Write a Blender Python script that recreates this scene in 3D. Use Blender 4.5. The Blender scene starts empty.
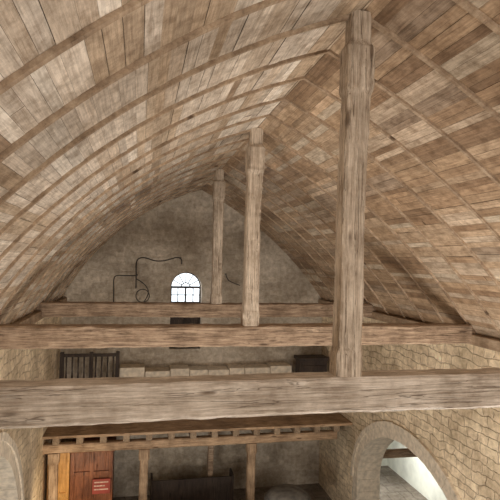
import bpy, bmesh, math, random
from mathutils import Vector, Matrix, noise
random.seed(7)
scene=bpy.context.scene
X0=1.8; HW=4.0; XL=X0-HW; XR=X0+HW
ZS=-1.22; ZA=2.15; YB=-3.0; YE=16.0; ZF=-7.1

# ---------------------------------------------------------------- materials
def newmat(name):
    m=bpy.data.materials.new(name); m.use_nodes=True
    nt=m.node_tree; b=nt.nodes['Principled BSDF']
    return m,nt,b
def N(nt,t,**k):
    n=nt.nodes.new(t)
    for a,v in k.items():
        if a in n.inputs.keys(): n.inputs[a].default_value=v
        else: setattr(n,a,v)
    return n
def ramp(nt,stops):
    r=nt.nodes.new('ShaderNodeValToRGB'); e=r.color_ramp.elements
    while len(e)<len(stops): e.new(0.5)
    for i,(p,c) in enumerate(stops):
        e[i].position=p; e[i].color=(*c,1)
    return r
def mixc(nt,mode,fac,a,b):
    m=nt.nodes.new('ShaderNodeMix'); m.data_type='RGBA'; m.blend_type=mode
    for i,v in ((0,fac),(6,a),(7,b)):
        if isinstance(v,bpy.types.NodeSocket): nt.links.new(v,m.inputs[i])
        else: m.inputs[i].default_value=v if i==0 else (*v,1)
    return m.outputs[2]
def wood(name,dark,mid,light,axis='X',rough=.75,fine=20,bump=.5,stain=.6,crack=.7):
    m,nt,b=newmat(name); L=nt.links
    tc=N(nt,'ShaderNodeTexCoord'); mp=N(nt,'ShaderNodeMapping')
    s={'X':(1.1,fine,fine),'Y':(fine,1.1,fine),'Z':(fine,fine,1.1)}[axis]
    mp.inputs['Scale'].default_value=s
    L.new(tc.outputs['Object'],mp.inputs[0])
    n1=N(nt,'ShaderNodeTexNoise',Scale=1.8,Detail=9.0,Roughness=.78,Distortion=.25); L.new(mp.outputs[0],n1.inputs['Vector'])
    r=ramp(nt,[(.34,dark),(.5,mid),(.64,light)]); L.new(n1.outputs['Fac'],r.inputs[0])
    n2=N(nt,'ShaderNodeTexNoise',Scale=2.6,Detail=6.0,Roughness=.65); L.new(tc.outputs['Object'],n2.inputs['Vector'])
    r2=ramp(nt,[(.34,(stain,stain*.93,stain*.86)),(.6,(1.1,1.1,1.1))]); L.new(n2.outputs['Fac'],r2.inputs[0])
    c=mixc(nt,'MULTIPLY',1.0,r.outputs[0],r2.outputs[0])
    mp2=N(nt,'ShaderNodeMapping'); s2=[v*1.1 if v>2 else .6 for v in s]; mp2.inputs['Scale'].default_value=s2
    L.new(tc.outputs['Object'],mp2.inputs[0])
    n3=N(nt,'ShaderNodeTexNoise',Scale=1.0,Detail=3.0,Distortion=.2); L.new(mp2.outputs[0],n3.inputs['Vector'])
    r3=ramp(nt,[(.486,(1,1,1)),(.5,(.22,.17,.13)),(.514,(1,1,1))]); L.new(n3.outputs['Fac'],r3.inputs[0])
    c=mixc(nt,'MULTIPLY',crack,c,r3.outputs[0])
    s4=[v*.3 if v>2 else 1.5 for v in s]
    mp3=N(nt,'ShaderNodeMapping'); mp3.inputs['Scale'].default_value=s4; L.new(tc.outputs['Object'],mp3.inputs[0])
    v=N(nt,'ShaderNodeTexVoronoi',Scale=1.0); L.new(mp3.outputs[0],v.inputs['Vector'])
    r4=ramp(nt,[(.07,(.22,.16,.11)),(.15,(1,1,1))]); L.new(v.outputs['Distance'],r4.inputs[0])
    c=mixc(nt,'MULTIPLY',.85,c,r4.outputs[0])
    L.new(c,b.inputs['Base Color']); b.inputs['Roughness'].default_value=rough
    bp=N(nt,'ShaderNodeBump',Strength=bump,Distance=.03)
    mx=mixc(nt,'MULTIPLY',1.0,n1.outputs['Color'],r3.outputs[0])
    L.new(mx,bp.inputs['Height']); L.new(bp.outputs[0],b.inputs['Normal'])
    return m
def stone(name,plane,c1,c2,mortar,bw=.38,rh=.17,bump=.8,ms=.014,dist=.3):
    m,nt,b=newmat(name); L=nt.links
    tc=N(nt,'ShaderNodeTexCoord'); sx=N(nt,'ShaderNodeSeparateXYZ'); L.new(tc.outputs['Object'],sx.inputs[0])
    cb=N(nt,'ShaderNodeCombineXYZ')
    L.new(sx.outputs['Y' if plane=='YZ' else 'X'],cb.inputs[0]); L.new(sx.outputs['Y' if plane=='XY' else 'Z'],cb.inputs[1])
    nd=N(nt,'ShaderNodeTexNoise',Scale=2.3,Detail=5.0); L.new(cb.outputs[0],nd.inputs['Vector'])
    sb=N(nt,'ShaderNodeVectorMath',operation='SUBTRACT'); L.new(nd.outputs['Color'],sb.inputs[0]); sb.inputs[1].default_value=(.5,.5,.5)
    sc=N(nt,'ShaderNodeVectorMath',operation='SCALE'); L.new(sb.outputs[0],sc.inputs[0]); sc.inputs['Scale'].default_value=dist
    ad=N(nt,'ShaderNodeVectorMath',operation='ADD'); L.new(cb.outputs[0],ad.inputs[0]); L.new(sc.outputs[0],ad.inputs[1])
    br=N(nt,'ShaderNodeTexBrick'); br.inputs['Scale'].default_value=1
    br.inputs['Brick Width'].default_value=bw; br.inputs['Row Height'].default_value=rh
    br.inputs['Mortar Size'].default_value=ms; br.inputs['Mortar Smooth'].default_value=1.0
    br.inputs['Color1'].default_value=(*c1,1); br.inputs['Color2'].default_value=(*c2,1); br.inputs['Mortar'].default_value=(*mortar,1)
    br.offset=.45; br.squash=.65; br.squash_frequency=3
    L.new(ad.outputs[0],br.inputs['Vector'])
    n2=N(nt,'ShaderNodeTexNoise',Scale=7.0,Detail=6.0,Roughness=.7); L.new(tc.outputs['Object'],n2.inputs['Vector'])
    r2=ramp(nt,[(.33,(.66,.62,.57)),(.67,(1.2,1.2,1.2))]); L.new(n2.outputs['Fac'],r2.inputs[0])
    n3=N(nt,'ShaderNodeTexNoise',Scale=.8,Detail=5.0); L.new(tc.outputs['Object'],n3.inputs['Vector'])
    r3=ramp(nt,[(.38,(.74,.71,.67)),(.62,(1.14,1.14,1.14))]); L.new(n3.outputs['Fac'],r3.inputs[0])
    c=mixc(nt,'MULTIPLY',1.0,br.outputs['Color'],r2.outputs[0]); c=mixc(nt,'MULTIPLY',1.0,c,r3.outputs[0])
    L.new(c,b.inputs['Base Color']); b.inputs['Roughness'].default_value=.95
    h=N(nt,'ShaderNodeMath',operation='MULTIPLY_ADD'); L.new(br.outputs['Fac'],h.inputs[0]); h.inputs[1].default_value=-.6; L.new(n2.outputs['Fac'],h.inputs[2])
    bp=N(nt,'ShaderNodeBump',Strength=bump,Distance=.04); L.new(h.outputs[0],bp.inputs['Height']); L.new(bp.outputs[0],b.inputs['Normal'])
    return m
def plain(name,c,rough=.8,metal=0,var=.25,sc=5,bump=.2):
    m,nt,b=newmat(name); L=nt.links
    tc=N(nt,'ShaderNodeTexCoord'); n=N(nt,'ShaderNodeTexNoise',Scale=float(sc),Detail=5.0); L.new(tc.outputs['Object'],n.inputs['Vector'])
    r=ramp(nt,[(.3,tuple(v*(1-var) for v in c)),(.7,tuple(min(1,v*(1+var)) for v in c))]); L.new(n.outputs['Fac'],r.inputs[0])
    L.new(r.outputs[0],b.inputs['Base Color']); b.inputs['Roughness'].default_value=rough; b.inputs['Metallic'].default_value=metal
    bp=N(nt,'ShaderNodeBump',Strength=bump,Distance=.02); L.new(n.outputs['Fac'],bp.inputs['Height']); L.new(bp.outputs[0],b.inputs['Normal'])
    return m

M_beam1=wood('old_oak_grey_x',(.34,.27,.205),(.62,.535,.45),(.86,.78,.69),'X',stain=.64,crack=.7,bump=.7)
M_beam2=wood('old_oak_brown_x',(.13,.08,.05),(.35,.245,.165),(.54,.41,.295),'X',crack=.8)
M_post=wood('old_oak_grey_z',(.28,.21,.15),(.57,.47,.37),(.78,.68,.56),'Z',stain=.64,crack=.75,bump=.7)
M_rib=wood('rib_wood',(.25,.17,.11),(.40,.29,.195),(.52,.40,.285),'Y',fine=8,crack=.2)
M_gal=wood('gallery_pine_x',(.26,.16,.09),(.46,.31,.19),(.58,.42,.28),'X')
M_galz=wood('gallery_pine_z',(.24,.15,.09),(.42,.29,.18),(.52,.38,.26),'Z')
M_galy=wood('gallery_pine_y',(.2,.13,.08),(.36,.26,.17),(.46,.35,.24),'Y')
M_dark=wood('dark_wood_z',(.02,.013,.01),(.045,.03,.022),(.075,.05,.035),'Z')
M_orange=wood('lit_pine_z',(.5,.24,.06),(.72,.38,.11),(.82,.48,.17),'Z',rough=.4,stain=.8)  # pine planks caught by light; that brightness is put into the colour
M_red=wood('red_wood_z',(.12,.035,.015),(.24,.085,.035),(.32,.12,.05),'Z',rough=.4)
M_side=stone('rubble_side','YZ',(.90,.77,.57),(.76,.63,.46),(.60,.49,.36),bw=.42,rh=.17)
M_end=stone('rubble_end','XZ',(.58,.515,.43),(.45,.395,.325),(.53,.475,.40),bw=.46,rh=.18,dist=.34,bump=.5)
M_ash=plain('dressed_stone',(.68,.59,.47),.9,0,.22,9,.35)
M_plaster=plain('lime_plaster',(.76,.77,.69),.9,0,.12,3,.15)
M_iron=plain('wrought_iron',(.04,.035,.03),.5,.4,.2,20,.1)
M_cloth=plain('grey_stone',(.15,.14,.125),.95,0,.4,6,.5)
M_floor=stone('floor_slabs','XY',(.3,.26,.22),(.24,.21,.18),(.14,.12,.1),bw=.6,rh=.6)
M_back=plain('dark_backing',(.09,.06,.04),.9)

M_board,nt,b=newmat('vault_boards'); L=nt.links
at=N(nt,'ShaderNodeAttribute',attribute_name='tone'); uv=N(nt,'ShaderNodeUVMap')
mp=N(nt,'ShaderNodeMapping'); mp.inputs['Scale'].default_value=(2.2,42,1); L.new(uv.outputs[0],mp.inputs[0])
n1=N(nt,'ShaderNodeTexNoise',Scale=1.0,Detail=8.0,Roughness=.78,Distortion=.4); L.new(mp.outputs[0],n1.inputs['Vector'])
r=ramp(nt,[(.32,(.55,.49,.43)),(.5,(.98,.98,.98)),(.68,(1.33,1.33,1.33))]); L.new(n1.outputs['Fac'],r.inputs[0])
n2=N(nt,'ShaderNodeTexNoise',Scale=5.0,Detail=6.0,Roughness=.7); L.new(uv.outputs[0],n2.inputs['Vector'])
r2=ramp(nt,[(.36,(.55,.49,.43)),(.58,(1.12,1.12,1.12))]); L.new(n2.outputs['Fac'],r2.inputs[0])
c=mixc(nt,'MULTIPLY',1.0,at.outputs['Color'],r.outputs[0]); c=mixc(nt,'MULTIPLY',.85,c,r2.outputs[0])
L.new(c,b.inputs['Base Color']); b.inputs['Roughness'].default_value=.5
bp=N(nt,'ShaderNodeBump',Strength=.35,Distance=.01); L.new(n1.outputs['Fac'],bp.inputs['Height']); L.new(bp.outputs[0],b.inputs['Normal'])

# ---------------------------------------------------------------- helpers
def mkobj(name,bm,mat,parent=None,smooth=False):
    me=bpy.data.meshes.new(name); bmesh.ops.recalc_face_normals(bm,faces=bm.faces[:]) ; bm.to_mesh(me); bm.free()
    o=bpy.data.objects.new(name,me); scene.collection.objects.link(o)
    if mat: me.materials.append(mat)
    if smooth:
        for p in me.polygons: p.use_smooth=True
    if parent: o.parent=parent
    return o
def empty(name):
    o=bpy.data.objects.new(name,None); scene.collection.objects.link(o); return o
def addbox(bm,x0,x1,y0,y1,z0,z1,bev=0):
    vs=[bm.verts.new((x,y,z)) for x in (x0,x1) for y in (y0,y1) for z in (z0,z1)]
    fs=[(0,1,3,2),(4,6,7,5),(0,4,5,1),(2,3,7,6),(0,2,6,4),(1,5,7,3)]
    F=[bm.faces.new([vs[i] for i in f]) for f in fs]
    if bev:
        es=list({e for f in F for e in f.edges})
        bmesh.ops.bevel(bm,geom=es,offset=bev,segments=2,affect='EDGES',profile=.6)
def boxes(name,lst,mat,parent=None,bev=0):
    bm=bmesh.new()
    for l in lst: addbox(bm,*l,bev=bev)
    return mkobj(name,bm,mat,parent)
def hewn(name,p0,p1,prof,mat,parent=None,ch=.12,jit=.008,n=40,seed=0,bow=0,wander=1.5):
    p0=Vector(p0);p1=Vector(p1); d=(p1-p0).normalized()
    up=Vector((0,0,1)) if abs(d.z)<.9 else Vector((0,1,0))
    sd=d.cross(up).normalized(); up=sd.cross(d).normalized()
    bm=bmesh.new(); rings=[]
    for i in range(n+1):
        t=i/n; w,h=prof(t); c=p0.lerp(p1,t)+up*bow*math.sin(math.pi*t)
        c+= (sd*noise.noise(Vector((t*3,seed,1)))+up*noise.noise(Vector((t*3,seed,9))))*jit*wander
        a=w/2;bh=h/2; k=ch*min(w,h)*(1+.8*noise.noise(Vector((t*14,seed,4))))
        pts=[(a-k,-bh),(a,-bh+k),(a,0),(a,bh-k),(a-k,bh),(0,bh),(-a+k,bh),(-a,bh-k),(-a,0),(-a,-bh+k),(-a+k,-bh),(0,-bh)]
        ring=[]
        for j,(u,v) in enumerate(pts):
            q=noise.noise(Vector((t*n*.35,j*1.7+seed*5,seed)))*jit
            s=1+q/max(a,.02)
            ring.append(bm.verts.new(c+sd*u*s+up*v*s))
        rings.append(ring)
    for i in range(n):
        for j in range(12):
            k=(j+1)%12
            bm.faces.new((rings[i][j],rings[i][k],rings[i+1][k],rings[i+1][j]))
    bm.faces.new(rings[0]); bm.faces.new(list(reversed(rings[-1])))
    return mkobj(name,bm,mat,parent)
def cut(obj,cutter):
    md=obj.modifiers.new('b','BOOLEAN'); md.object=cutter; md.operation='DIFFERENCE'; md.solver='EXACT'
    dg=bpy.context.evaluated_depsgraph_get(); dg.update()
    me=bpy.data.meshes.new_from_object(obj.evaluated_get(dg))
    obj.modifiers.clear(); obj.data=me
    bpy.data.objects.remove(cutter)
def tube(name,pts,r,mat,parent=None,cyc=False):
    cu=bpy.data.curves.new(name,'CURVE'); cu.dimensions='3D'; cu.bevel_depth=r; cu.bevel_resolution=3
    sp=cu.splines.new('NURBS'); sp.points.add(len(pts)-1)
    for i,p in enumerate(pts): sp.points[i].co=(*p,1)
    sp.use_endpoint_u=not cyc; sp.use_cyclic_u=cyc; sp.order_u=3; sp.resolution_u=8
    o=bpy.data.objects.new(name,cu); scene.collection.objects.link(o); cu.materials.append(mat)
    if parent:o.parent=parent
    return o
def lathe(name,prof,cx,cy,mat,parent=None,seg=32):
    bm=bmesh.new(); rings=[]
    for r_,z in prof:
        rings.append([bm.verts.new((cx+max(r_,.001)*math.cos(2*math.pi*i/seg),cy+max(r_,.001)*math.sin(2*math.pi*i/seg),z)) for i in range(seg)])
    for a,b_ in zip(rings,rings[1:]):
        for i in range(seg):
            j=(i+1)%seg; bm.faces.new((a[i],a[j],b_[j],b_[i]))
    bm.faces.new(rings[0]); bm.faces.new(rings[-1])
    return mkobj(name,bm,mat,parent,True)

# ---------------------------------------------------------------- vault (pointed)
class Arc:
    def __init__(s,S):
        ch=math.hypot(HW,ZA-ZS); s.R=ch*ch/(8*S)+S/2
        mid=Vector((HW/2,(ZA+ZS)/2)); nn=Vector((ZA-ZS,HW))/ch
        s.C=mid-nn*(s.R-S)
        s.a0=math.atan2(ZS-s.C.y,HW-s.C.x); s.a1=math.atan2(ZA-s.C.y,-s.C.x)
        s.L=s.R*(s.a1-s.a0)
    def __call__(s,d,off=0):
        a=s.a0+d/s.R; return s.C.x+(s.R-off)*math.cos(a), s.C.y+(s.R-off)*math.sin(a)
arcs={1:Arc(.34),-1:Arc(.53)}
RS=.8
ribY=[4.15-RS*9+i*RS for i in range(30)]
ribY=[y for y in ribY if YB<y<YE]
edges=[YB]+ribY+[YE]
bm=bmesh.new(); uvl=bm.loops.layers.uv.new('UVMap'); cl=bm.loops.layers.float_color.new('tone')
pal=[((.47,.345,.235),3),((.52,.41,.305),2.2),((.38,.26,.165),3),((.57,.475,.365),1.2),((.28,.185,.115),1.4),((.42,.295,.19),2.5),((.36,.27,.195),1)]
palL=[((.54,.445,.35),3),((.60,.52,.435),4),((.45,.345,.245),2.2),((.70,.63,.545),2.2),((.33,.235,.16),1.1),((.50,.395,.29),2)]  # left boards paler and greyer: light on that side put into their colour
def pick(P): return random.choices([p[0] for p in P],[p[1] for p in P])[0]
NP=len(edges)-1
for side in (1,-1):
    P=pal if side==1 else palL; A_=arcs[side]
    stretches=[]; i=0
    while i<NP:
        k=random.choice((2,3,4)); stretches.append((i,min(i+k,NP))); i+=k
    for (i0,i1) in stretches:
        s=-.05; cols=[pick(P)]*(i1-i0)
        while s<A_.L:
            w=random.uniform(.08,.14); s1=min(s+w,A_.L)
            if s1-s<.02: break
            i=i0
            while i<i1:
                k=random.choice((1,2,2,3)); j=min(i+k,i1)
                if random.random()<.7:
                    c_=pick(P)
                    for q in range(i,j): cols[q-i0]=c_
                c_=cols[i-i0]
                v=random.uniform(.88,1.12)
                ya,yb=edges[i],edges[j]
                segs=[(ya,yb)]
                if random.random()<.2:
                    q=ya+(yb-ya)*random.uniform(.25,.75); segs=[(ya,q),(q,yb)]
                for (u0,u1) in segs:
                    if len(segs)>1: v*=random.uniform(.82,1.2)
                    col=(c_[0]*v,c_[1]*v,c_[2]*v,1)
                    o=random.uniform(.0,.006); uo=random.uniform(0,50)
                    o2=o+random.uniform(-.003,.004); g=.001
                    A=A_(s+g,o);B=A_(s1-g,o2)
                    pts=[(A,u0+.002),(A,u1-.002),(B,u1-.002),(B,u0+.002)]
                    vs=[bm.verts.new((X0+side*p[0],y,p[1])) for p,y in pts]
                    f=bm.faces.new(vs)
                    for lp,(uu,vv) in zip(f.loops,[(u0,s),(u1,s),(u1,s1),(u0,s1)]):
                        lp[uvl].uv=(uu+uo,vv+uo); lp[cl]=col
                i=j
            s=s1
mkobj('ceiling',bm,M_board)
bm=bmesh.new(); n=24
def shell(side):
    A_=arcs[side]; p=[]
    for k in range(n+1):
        x,z=A_(-.3+(A_.L+.3)*k/n,-.03); p.append((X0+side*x,z))
    p[-1]=(X0,ZA+.05); return p
full=shell(1)+list(reversed(shell(-1)[:-1]))
va=[bm.verts.new((x,YB-.2,z)) for x,z in full]; vb=[bm.verts.new((x,YE+.6,z)) for x,z in full]
for k in range(len(full)-1): bm.faces.new((va[k],va[k+1],vb[k+1],vb[k]))
mkobj('roof_shell',bm,M_back)
def ribmesh(bm,y,side,w,d):
    A_=arcs[side]; rr=[]
    for k in range(31):
        s=A_.L*k/30
        A=A_(s,-.01);B=A_(s,d)
        rr.append([bm.verts.new((X0+side*max(p[0],0),yy,p[1])) for p,yy in ((A,y-w/2),(B,y-w/2),(B,y+w/2),(A,y+w/2))])
    for a,b_ in zip(rr,rr[1:]):
        for j in range(4):
            k=(j+1)%4; bm.faces.new((a[j],a[k],b_[k],b_[j]))
    bm.faces.new(rr[0]); bm.faces.new(rr[-1])
bm=bmesh.new()
for y in ribY:
    for sd in (1,-1): ribmesh(bm,y,sd,random.uniform(.042,.05),random.uniform(.028,.036))
mkobj('ceiling_ribs',bm,M_rib)
boxes('wall_plate',[(XL-.05,XL+.14,YB,YE,ZS-.16,ZS+.02)],M_rib,bev=.015)
boxes('wall_plate.001',[(XR-.14,XR+.05,YB,YE,ZS-.16,ZS+.02)],M_rib,bev=.015)

# ---------------------------------------------------------------- trusses
def truss(Y,bw,bh,ztop,pw,mb,seed,dx):
    hewn('tie_beam',(XL-.05,Y,ztop-bh/2),(XR+.05,Y,ztop-bh/2),lambda t:(bw,bh*(1+.02*math.sin(t*9+seed))),mb,ch=.09,jit=.010,n=130,seed=seed)
    def pf(t):
        if t<.06: w=pw*1.12
        elif t<.08: w=pw*(1.12-.12*(t-.06)/.02)
        elif t<.765: w=pw*(1-.03*math.sin(math.pi*(t-.08)/.685))
        elif t<.785: w=pw*(1+.18*(t-.765)/.02)
        elif t<.90: w=pw*1.18
        elif t<.92: w=pw*(1.18-.32*(t-.90)/.02)
        else: w=pw*.86
        return (w,w*.95)
    hewn('king_post',(X0+dx-.03,Y,ztop-.012),(X0-.02,Y,ZA-.02),pf,M_post,ch=.10,jit=.007,n=130,seed=seed+3)
truss(4.15,.27,.295,-.945,.205,M_beam1,1,-.05)
truss(8.2,.28,.33,-1.03,.235,M_beam2,2,-.02)
truss(12.15,.28,.32,-1.02,.235,M_beam2,3,0)

# ---------------------------------------------------------------- side walls with arches
def side_wall(name,x0,x1,yc,ry,rz,zc,mat,y0=YB,y1=YE):
    o=boxes(name,[(x0,x1,y0,y1,ZF-.02,ZS-.02)],mat)
    bm=bmesh.new(); pts=[(yc-ry,ZF-.5),(yc+ry,ZF-.5)]+[(yc+ry*math.cos(math.pi*k/32),zc+rz*math.sin(math.pi*k/32)) for k in range(33)]
    va=[bm.verts.new((x0-.3,y,z)) for y,z in pts]; vb=[bm.verts.new((x1+.3,y,z)) for y,z in pts]
    for k in range(len(pts)):
        j=(k+1)%len(pts); bm.faces.new((va[k],va[j],vb[j],vb[k]))
    bm.faces.new(va); bm.faces.new(vb)
    c=mkobj('cutter',bm,None); cut(o,c); return o
def voussoirs(name,xin,dx,yc,ry,rz,zc,parent,th=.34,nb=23):
    bm=bmesh.new()
    def block(a0_,a1_,oa,ob,xa,xb):
        vs=[]
        for x in (xa,xb):
            for o_ in (oa,ob):
                for a in (a0_,a1_):
                    vs.append(bm.verts.new((x,yc+(ry+o_)*math.cos(a),zc+(rz+o_)*math.sin(a))))
        for f in [(0,1,3,2),(4,6,7,5),(0,4,5,1),(2,3,7,6),(0,2,6,4),(1,5,7,3)]: bm.faces.new([vs[i] for i in f])
    for k in range(nb):
        a=math.pi*k/nb+.002; b2=math.pi*(k+1)/nb-.002; j=random.uniform(-.01,.01)
        block(a,b2,-.03,th*.62,xin-dx*.62,xin+dx*(.03+j*.5))
        block(a,b2,th*.62,th+j,xin-dx*.05,xin+dx*(.06+j*.5))
    z=zc
    while z>ZF+.02:
        z2=max(z-.32,ZF)
        for sgn in (1,-1):
            q=.1*random.random()
            y_a=yc+sgn*(ry-.03); y_b=yc+sgn*(ry+.22+q)
            addbox(bm,min(xin-dx*.62,xin+dx*.03),max(xin-dx*.62,xin+dx*.03),min(y_a,y_b),max(y_a,y_b),z2+.003,z-.003)
        z=z2
    return mkobj(name,bm,M_ash,parent)
wr_=side_wall('wall_right',XR,XR+.6,10.5,2.5,1.8,-5.75,M_side)
voussoirs('arch_surround',XR,-1,10.5,2.5,1.8,-5.75,wr_)
wl_=side_wall('wall_left',XL-.6,XL,8.3,2.75,2.75,-5.85,M_side)
voussoirs('arch_surround',XL,1,8.3,2.75,2.75,-5.85,wl_)

wb=boxes('wall_back',[(XL-.6,XR+.6,YE,YE+.8,ZF-.02,ZA+.3)],M_end)
wx0,wx1=.94,1.88; wc=(wx0+wx1)/2; wr=(wx1-wx0)/2; wzc=-.88; wzb=-2.75
def archpts(cx,r,zc,zb,n=24):
    return [(cx-r,zb),(cx+r,zb)]+[(cx+r*math.cos(math.pi*k/n),zc+r*math.sin(math.pi*k/n)) for k in range(n+1)]
def prism(name,pts,ya,yb,mat,parent=None):
    bm=bmesh.new(); va=[bm.verts.new((x,ya,z)) for x,z in pts]; vb=[bm.verts.new((x,yb,z)) for x,z in pts]
    for k in range(len(pts)):
        j=(k+1)%len(pts); bm.faces.new((va[k],va[j],vb[j],vb[k]))
    bm.faces.new(va); bm.faces.new(vb); return mkobj(name,bm,mat,parent)
cut(wb,prism('cutter',archpts(wc,wr,wzc,wzb),YE-.3,YE+1.2,None))
W=empty('window_1')
M_sky,nt,b=newmat('daylit_glass'); b.inputs['Base Color'].default_value=(.9,.95,1,1)
b.inputs['Emission Color'].default_value=(.84,.93,1,1); b.inputs['Emission Strength'].default_value=1.7; b.inputs['Roughness'].default_value=.2
M_sky2,nt,b=newmat('dim_glass'); b.inputs['Base Color'].default_value=(.5,.6,.7,1)
b.inputs['Emission Color'].default_value=(.7,.85,1,1); b.inputs['Emission Strength'].default_value=.12; b.inputs['Roughness'].default_value=.2
prism('glass',archpts(wc,wr,wzc,-1.36),YE+.34,YE+.36,M_sky,W)
boxes('lower_glass',[(wx0,wx1,YE+.36,YE+.38,-1.85,-1.36)],M_sky2,W)
fr=[]
for x in (wx0+.02,wc,wx1-.02): fr.append((x-.022,x+.022,YE+.24,YE+.33,wzb,wzc))
for z in (wzc,-1.36,-1.85): fr.append((wx0,wx1,YE+.24,YE+.33,z-.03,z+.03))
fr.append((wx0,wx1,YE+.26,YE+.33,-1.13,-1.11))
for x in (wc-wr*.5,wc+wr*.5): fr.append((x-.012,x+.012,YE+.27,YE+.32,-1.85,wzc))
boxes('frame',fr,M_dark,W)
boxes('shutter',[(wx0,wc-.01,YE+.3,YE+.36,wzb,-1.86),(wc+.01,wx1,YE+.3,YE+.36,wzb,-1.86)],M_dark,W)
for k in range(1,6):
    a=math.pi*k/6
    tube('fan_bar_%d'%k,[(wc+q*math.cos(a),YE+.28,wzc+q*math.sin(a)) for q in (.13,.3,wr)],.012,M_dark,W)
tube('fan_hub',[(wc+.14*math.cos(math.pi*k/8),YE+.28,wzc+.14*math.sin(math.pi*k/8)) for k in range(9)],.015,M_dark,W)
tube('fan_rim',[(wc+(wr-.01)*math.cos(math.pi*k/12),YE+.28,wzc+(wr-.01)*math.sin(math.pi*k/12)) for k in range(13)],.02,M_dark,W)

boxes('wall_front',[(XL-.6,XR+.6,YB-.6,YB,ZF,ZA+.3)],M_end)
boxes('floor',[(XL-4,XR+4,YB-.6,YE+2,ZF-.25,ZF)],M_floor)

# ---------------------------------------------------------------- right aisle
AX=8.7; AY=17.0
boxes('wall_aisle_side',[(AX,AX+.4,3,AY+.4,ZF,-4.6)],M_plaster)
bm=bmesh.new()
vs=[bm.verts.new(p) for p in [(XR+.55,3,-3.7),(AX+.2,3,-5.2),(AX+.2,AY+.2,-5.2),(XR+.55,AY+.2,-3.7)]]
bm.faces.new(vs); mkobj('ceiling_aisle',bm,M_galy)
boxes('wall_aisle_near',[(XR+.6,AX+.4,2.7,3,ZF,-3.4)],M_plaster)
we=boxes('wall_aisle_end',[(XR+.6,AX+.4,AY,AY+.4,ZF,-3.4)],M_plaster)
cut(we,prism('cutter',archpts(8.0,.16,-6.45,-7.0),AY-.3,AY+.9,None))
W2=empty('window_2'); prism('glass',archpts(8.0,.16,-6.45,-7.0),AY+.2,AY+.22,M_sky,W2)
boxes('frame',[(7.99,8.01,AY+.14,AY+.18,-7,-6.3),(7.84,8.16,AY+.14,AY+.18,-6.62,-6.6)],M_dark,W2)
hewn('aisle_tie_beam',(XR+.6,13.6,-5.35),(AX,13.6,-5.35),lambda t:(.2,.2),M_beam2,n=16,seed=6)

boxes('wall_left_aisle',[(XL-3.2,XL-3,3,AY,ZF,-2.6)],M_plaster)
boxes('ceiling_left_aisle',[(XL-3.2,XL-.55,3,AY,-2.8,-2.6)],M_galy)
boxes('wall_left_aisle_end',[(XL-3.2,XL-.55,13,13.2,ZF,-2.8)],M_side)

# ---------------------------------------------------------------- gallery
G=empty('gallery'); GY=13.6
hewn('front_beam',(XL,GY,-4.73),(XR-.4,GY,-4.73),lambda t:(.2,.22),M_gal,G,n=40,seed=11,jit=.005)
js=[]; x=XL+.3
while x<XR-.3:
    js.append((x-.08,x+.08,GY-.12,YE,-4.62,-4.44)); x+=.56
boxes('joists',js,M_galy,G,bev=.008)
boxes('floor_boards',[(XL,XR,GY-.2+.3*k,min(YE,GY-.2+.3*k+.29),-4.44,-4.38) for k in range(9)],M_gal,G)
for k,px in enumerate((-1.95,.23,3.02)):
    hewn('post_%d'%k,(px,GY,ZF),(px,GY,-4.84),lambda t:(.21,.21) if t<.88 else (.27,.23),M_galz,G,n=30,seed=20+k,jit=.006)
hewn('rear_post',(2.12,14.9,ZF),(2.12,14.9,-4.6),lambda t:(.16,.16),M_beam2,G,n=12,seed=30)
SC=empty('wooden_balustrade')
zb=-4.38; zt=-2.72
bl=[(-2.1,-.5,15.2,15.3,zt-.08,zt),(-2.1,-.5,15.2,15.3,zt-1.1,zt-1.02),(-2.1,-.5,15.2,15.3,zb,zb+.12)]
for x in (-2.1,-1.32,-.6): bl.append((x,x+.1,15.18,15.32,zb,zt+.05))
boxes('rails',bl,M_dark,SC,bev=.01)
for k in range(9):
    x=-1.93+.158*k
    if abs(x+1.26)<.06: continue
    lathe('baluster_%d'%k,[(.025,zt-1.03),(.025,zt-.95),(.015,zt-.9),(.032,zt-.7),(.015,zt-.45),(.025,zt-.2),(.025,zt-.07)],x,15.25,M_dark,SC,12)
led=boxes('masonry_ledge',[(-.45,4.6,15.5,YE,zb,-3.46)],M_end,wb,bev=.02)
cop=[];x=-.5
while x<4.6:
    w=random.uniform(.4,.8); cop.append((x,min(x+w-.01,4.65),15.42,YE,-3.455,-3.455+random.uniform(.16,.3))); x+=w
boxes('ledge_coping',cop,M_ash,wb,bev=.03)
CB=empty('wooden_cabinet')
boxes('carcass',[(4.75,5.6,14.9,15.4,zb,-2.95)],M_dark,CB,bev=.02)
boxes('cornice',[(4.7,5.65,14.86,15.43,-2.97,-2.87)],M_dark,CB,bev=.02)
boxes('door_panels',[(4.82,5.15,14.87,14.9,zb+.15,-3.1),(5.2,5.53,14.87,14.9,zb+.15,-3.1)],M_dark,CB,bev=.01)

# ---------------------------------------------------------------- wrought iron on end wall
I=empty('wrought_iron_lamp_bracket'); yw=15.75
tube('upright',[(-.73,yw,-1.5),(-.73,yw,-1.0),(-.75,yw,-.62),(-.68,yw,-.52),(-.4,yw,-.53),(-.15,yw,-.53),(-.05,yw,-.5)],.016,M_iron,I)
tube('stem',[(-.1,yw,-.9),(-.1,yw,-.5),(-.12,yw,-.1),(0,yw,.02),(.2,yw,0),(.42,yw,-.08),(.66,yw,-.08),(.88,yw,-.02),(1.1,yw,.06),(1.25,yw,-.02),(1.22,yw,-.16)],.018,M_iron,I)
tube('scroll',[(-.1,yw,-.62),(.1,yw,-.72),(.28,yw,-.95),(.24,yw,-1.15),(.14,yw,-1.3)],.014,M_iron,I)
tube('ring',[(.1+.2*math.cos(2*math.pi*k/12),yw,-1.12+.2*math.sin(2*math.pi*k/12)) for k in range(12)],.014,M_iron,I,True)
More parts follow.
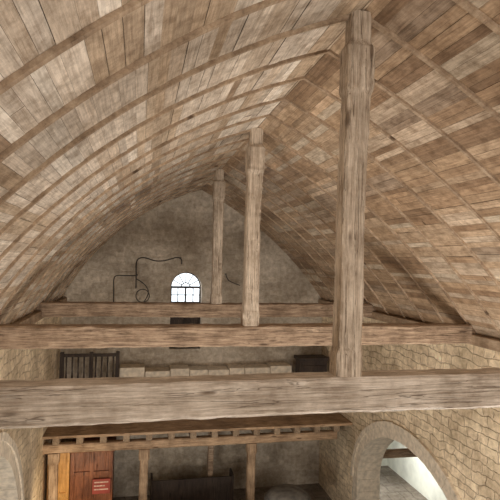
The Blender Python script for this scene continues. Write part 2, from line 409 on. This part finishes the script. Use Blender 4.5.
for k,(x,z) in enumerate(((-.73,-1.45),(-.1,-.3),(1.2,.03))):
    tube('wall_pin_%d'%k,[(x,yw,z),(x,15.85,z),(x,16.0,z)],.018,M_iron,I)
I2=empty('iron_wall_hook')
tube('hook',[(2.6,15.85,-.42),(2.62,15.85,-.6),(2.85,15.85,-.72),(3.05,15.85,-.78)],.014,M_iron,I2)
tube('pin',[(2.6,15.85,-.45),(2.6,15.9,-.45),(2.6,16.0,-.45)],.014,M_iron,I2)

# ---------------------------------------------------------------- under gallery
CF=empty('confessional')
zt=-4.98
boxes('light_side',[(-2.15,-1.62,14.0,14.6,ZF,zt)],M_orange,CF,bev=.012)
boxes('light_battens',[(-2.15,-2.08,13.96,14.0,ZF,zt),(-1.69,-1.62,13.96,14.0,ZF,zt),(-2.08,-1.69,13.96,14.0,-6.1,-6.0)],M_orange,CF)
boxes('body',[(-1.6,-.55,14.0,14.75,ZF,zt)],M_red,CF,bev=.012)
boxes('cornice',[(-1.64,-.5,13.93,14.8,zt-.02,zt+.09)],M_red,CF,bev=.02)
boxes('stiles',[(-1.6,-1.5,13.95,14.0,ZF,zt-.02),(-1.12,-1.02,13.95,14.0,ZF,zt-.02),(-.65,-.55,13.95,14.0,ZF,zt-.02),(-1.5,-1.12,13.95,14.0,-5.6,-5.5),(-1.02,-.65,13.95,14.0,-5.6,-5.5)],M_red,CF,bev=.008)
M_paper=plain('notice_paper',(.6,.42,.34),.9,0,.4,30,0)
M_sign=plain('red_sign',(.30,.05,.03),.6,0,.25,5,0)
boxes('notice_board',[(-1.04,-.6,13.89,13.94,-6.05,-5.68)],M_sign,CF)
boxes('notice_lines',[(-1.0,-.65-.08*(k%2),13.88,13.89,-5.77-.09*k,-5.74-.09*k) for k in range(3)],M_paper,CF)
FT=empty('baptismal_font')
lathe('pedestal',[(.45,ZF),(.45,ZF+.12),(.25,ZF+.2),(.2,ZF+.6),(.3,ZF+.62)],3.85,12.9,M_cloth,FT)
lathe('bowl',[(.3,ZF+.62),(.52,ZF+.85),(.6,ZF+1.0),(.6,ZF+1.08),(.5,ZF+1.08)],3.85,12.9,M_cloth,FT)
lathe('domed_cover',[(.55,ZF+1.08),(.53,ZF+1.14),(.45,ZF+1.22),(.3,ZF+1.28),(.12,ZF+1.3)],3.85,12.9,M_cloth,FT)
for k,(bx0,bx1,by) in enumerate(((.5,2.7,14.6),(-.2,2.6,12.6))):
    Bn=empty('church_pew')
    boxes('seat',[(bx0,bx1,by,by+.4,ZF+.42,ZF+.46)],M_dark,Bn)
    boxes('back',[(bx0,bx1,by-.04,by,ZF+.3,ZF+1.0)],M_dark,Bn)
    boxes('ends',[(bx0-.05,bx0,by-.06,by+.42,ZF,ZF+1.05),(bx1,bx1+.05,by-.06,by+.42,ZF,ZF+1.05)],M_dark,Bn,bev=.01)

# ---------------------------------------------------------------- lights
def area(name,loc,tgt,size,power,col=(1,1,1)):
    l=bpy.data.lights.new(name,'AREA'); l.energy=power; l.color=col; l.size=size
    o=bpy.data.objects.new(name,l); scene.collection.objects.link(o); o.location=loc
    o.rotation_euler=(Vector(tgt)-Vector(loc)).to_track_quat('-Z','Y').to_euler()
area('daylight_rear',(2.2,-2.6,-.8),(1.8,8,-2.0),2.2,225,(1,.955,.89))
area('fill_left_vault',(5.2,4.8,-4.5),(.2,6.5,1.6),2.2,275,(1,.955,.89))  # added fill aimed up at the left vault
area('fill_right_wall',(-1.6,5.0,-5.0),(5.0,8.5,-3.2),1.8,215,(1,.95,.87))  # unseen fill added to brighten the right wall
area('fill_far_end',(.5,9,-6.6),(2.4,13.5,-1.5),3,55,(1,.95,.88))  # added fill lifting the far end of the nave
area('fill_aisle_wall',(6.9,14.6,-5.6),(8.7,14.0,-6.4),.8,60,(.98,1,.96))  # hidden in the aisle, added to brighten its plaster wall
area('daylight_window',(1.41,15.95,-1.0),(3.2,15.0,-1.5),.6,4,(.9,.95,1))
area('fill_gallery_corner',(-1.3,12.4,-5.6),(-2.0,14,-5.9),.3,12,(1,.78,.5))  # added warm fill on the confessional, no lamp stands here
w=bpy.data.worlds.new('world'); scene.world=w; w.use_nodes=True
w.node_tree.nodes['Background'].inputs[0].default_value=(.7,.8,1,1); w.node_tree.nodes['Background'].inputs[1].default_value=.6

# ---------------------------------------------------------------- camera
cam=bpy.data.cameras.new('camera'); co=bpy.data.objects.new('camera',cam); scene.collection.objects.link(co)
cam.sensor_width=36; cam.lens=36*520/500; cam.clip_start=.05
th=math.radians(11.9)
Rm=Matrix.Rotation(-th,4,'Z')@Matrix.Rotation(math.radians(90+1.15),4,'X')@Matrix.Rotation(math.radians(1.3),4,'Z')
co.matrix_world=Rm
scene.camera=co
scene.view_settings.view_transform='Standard'
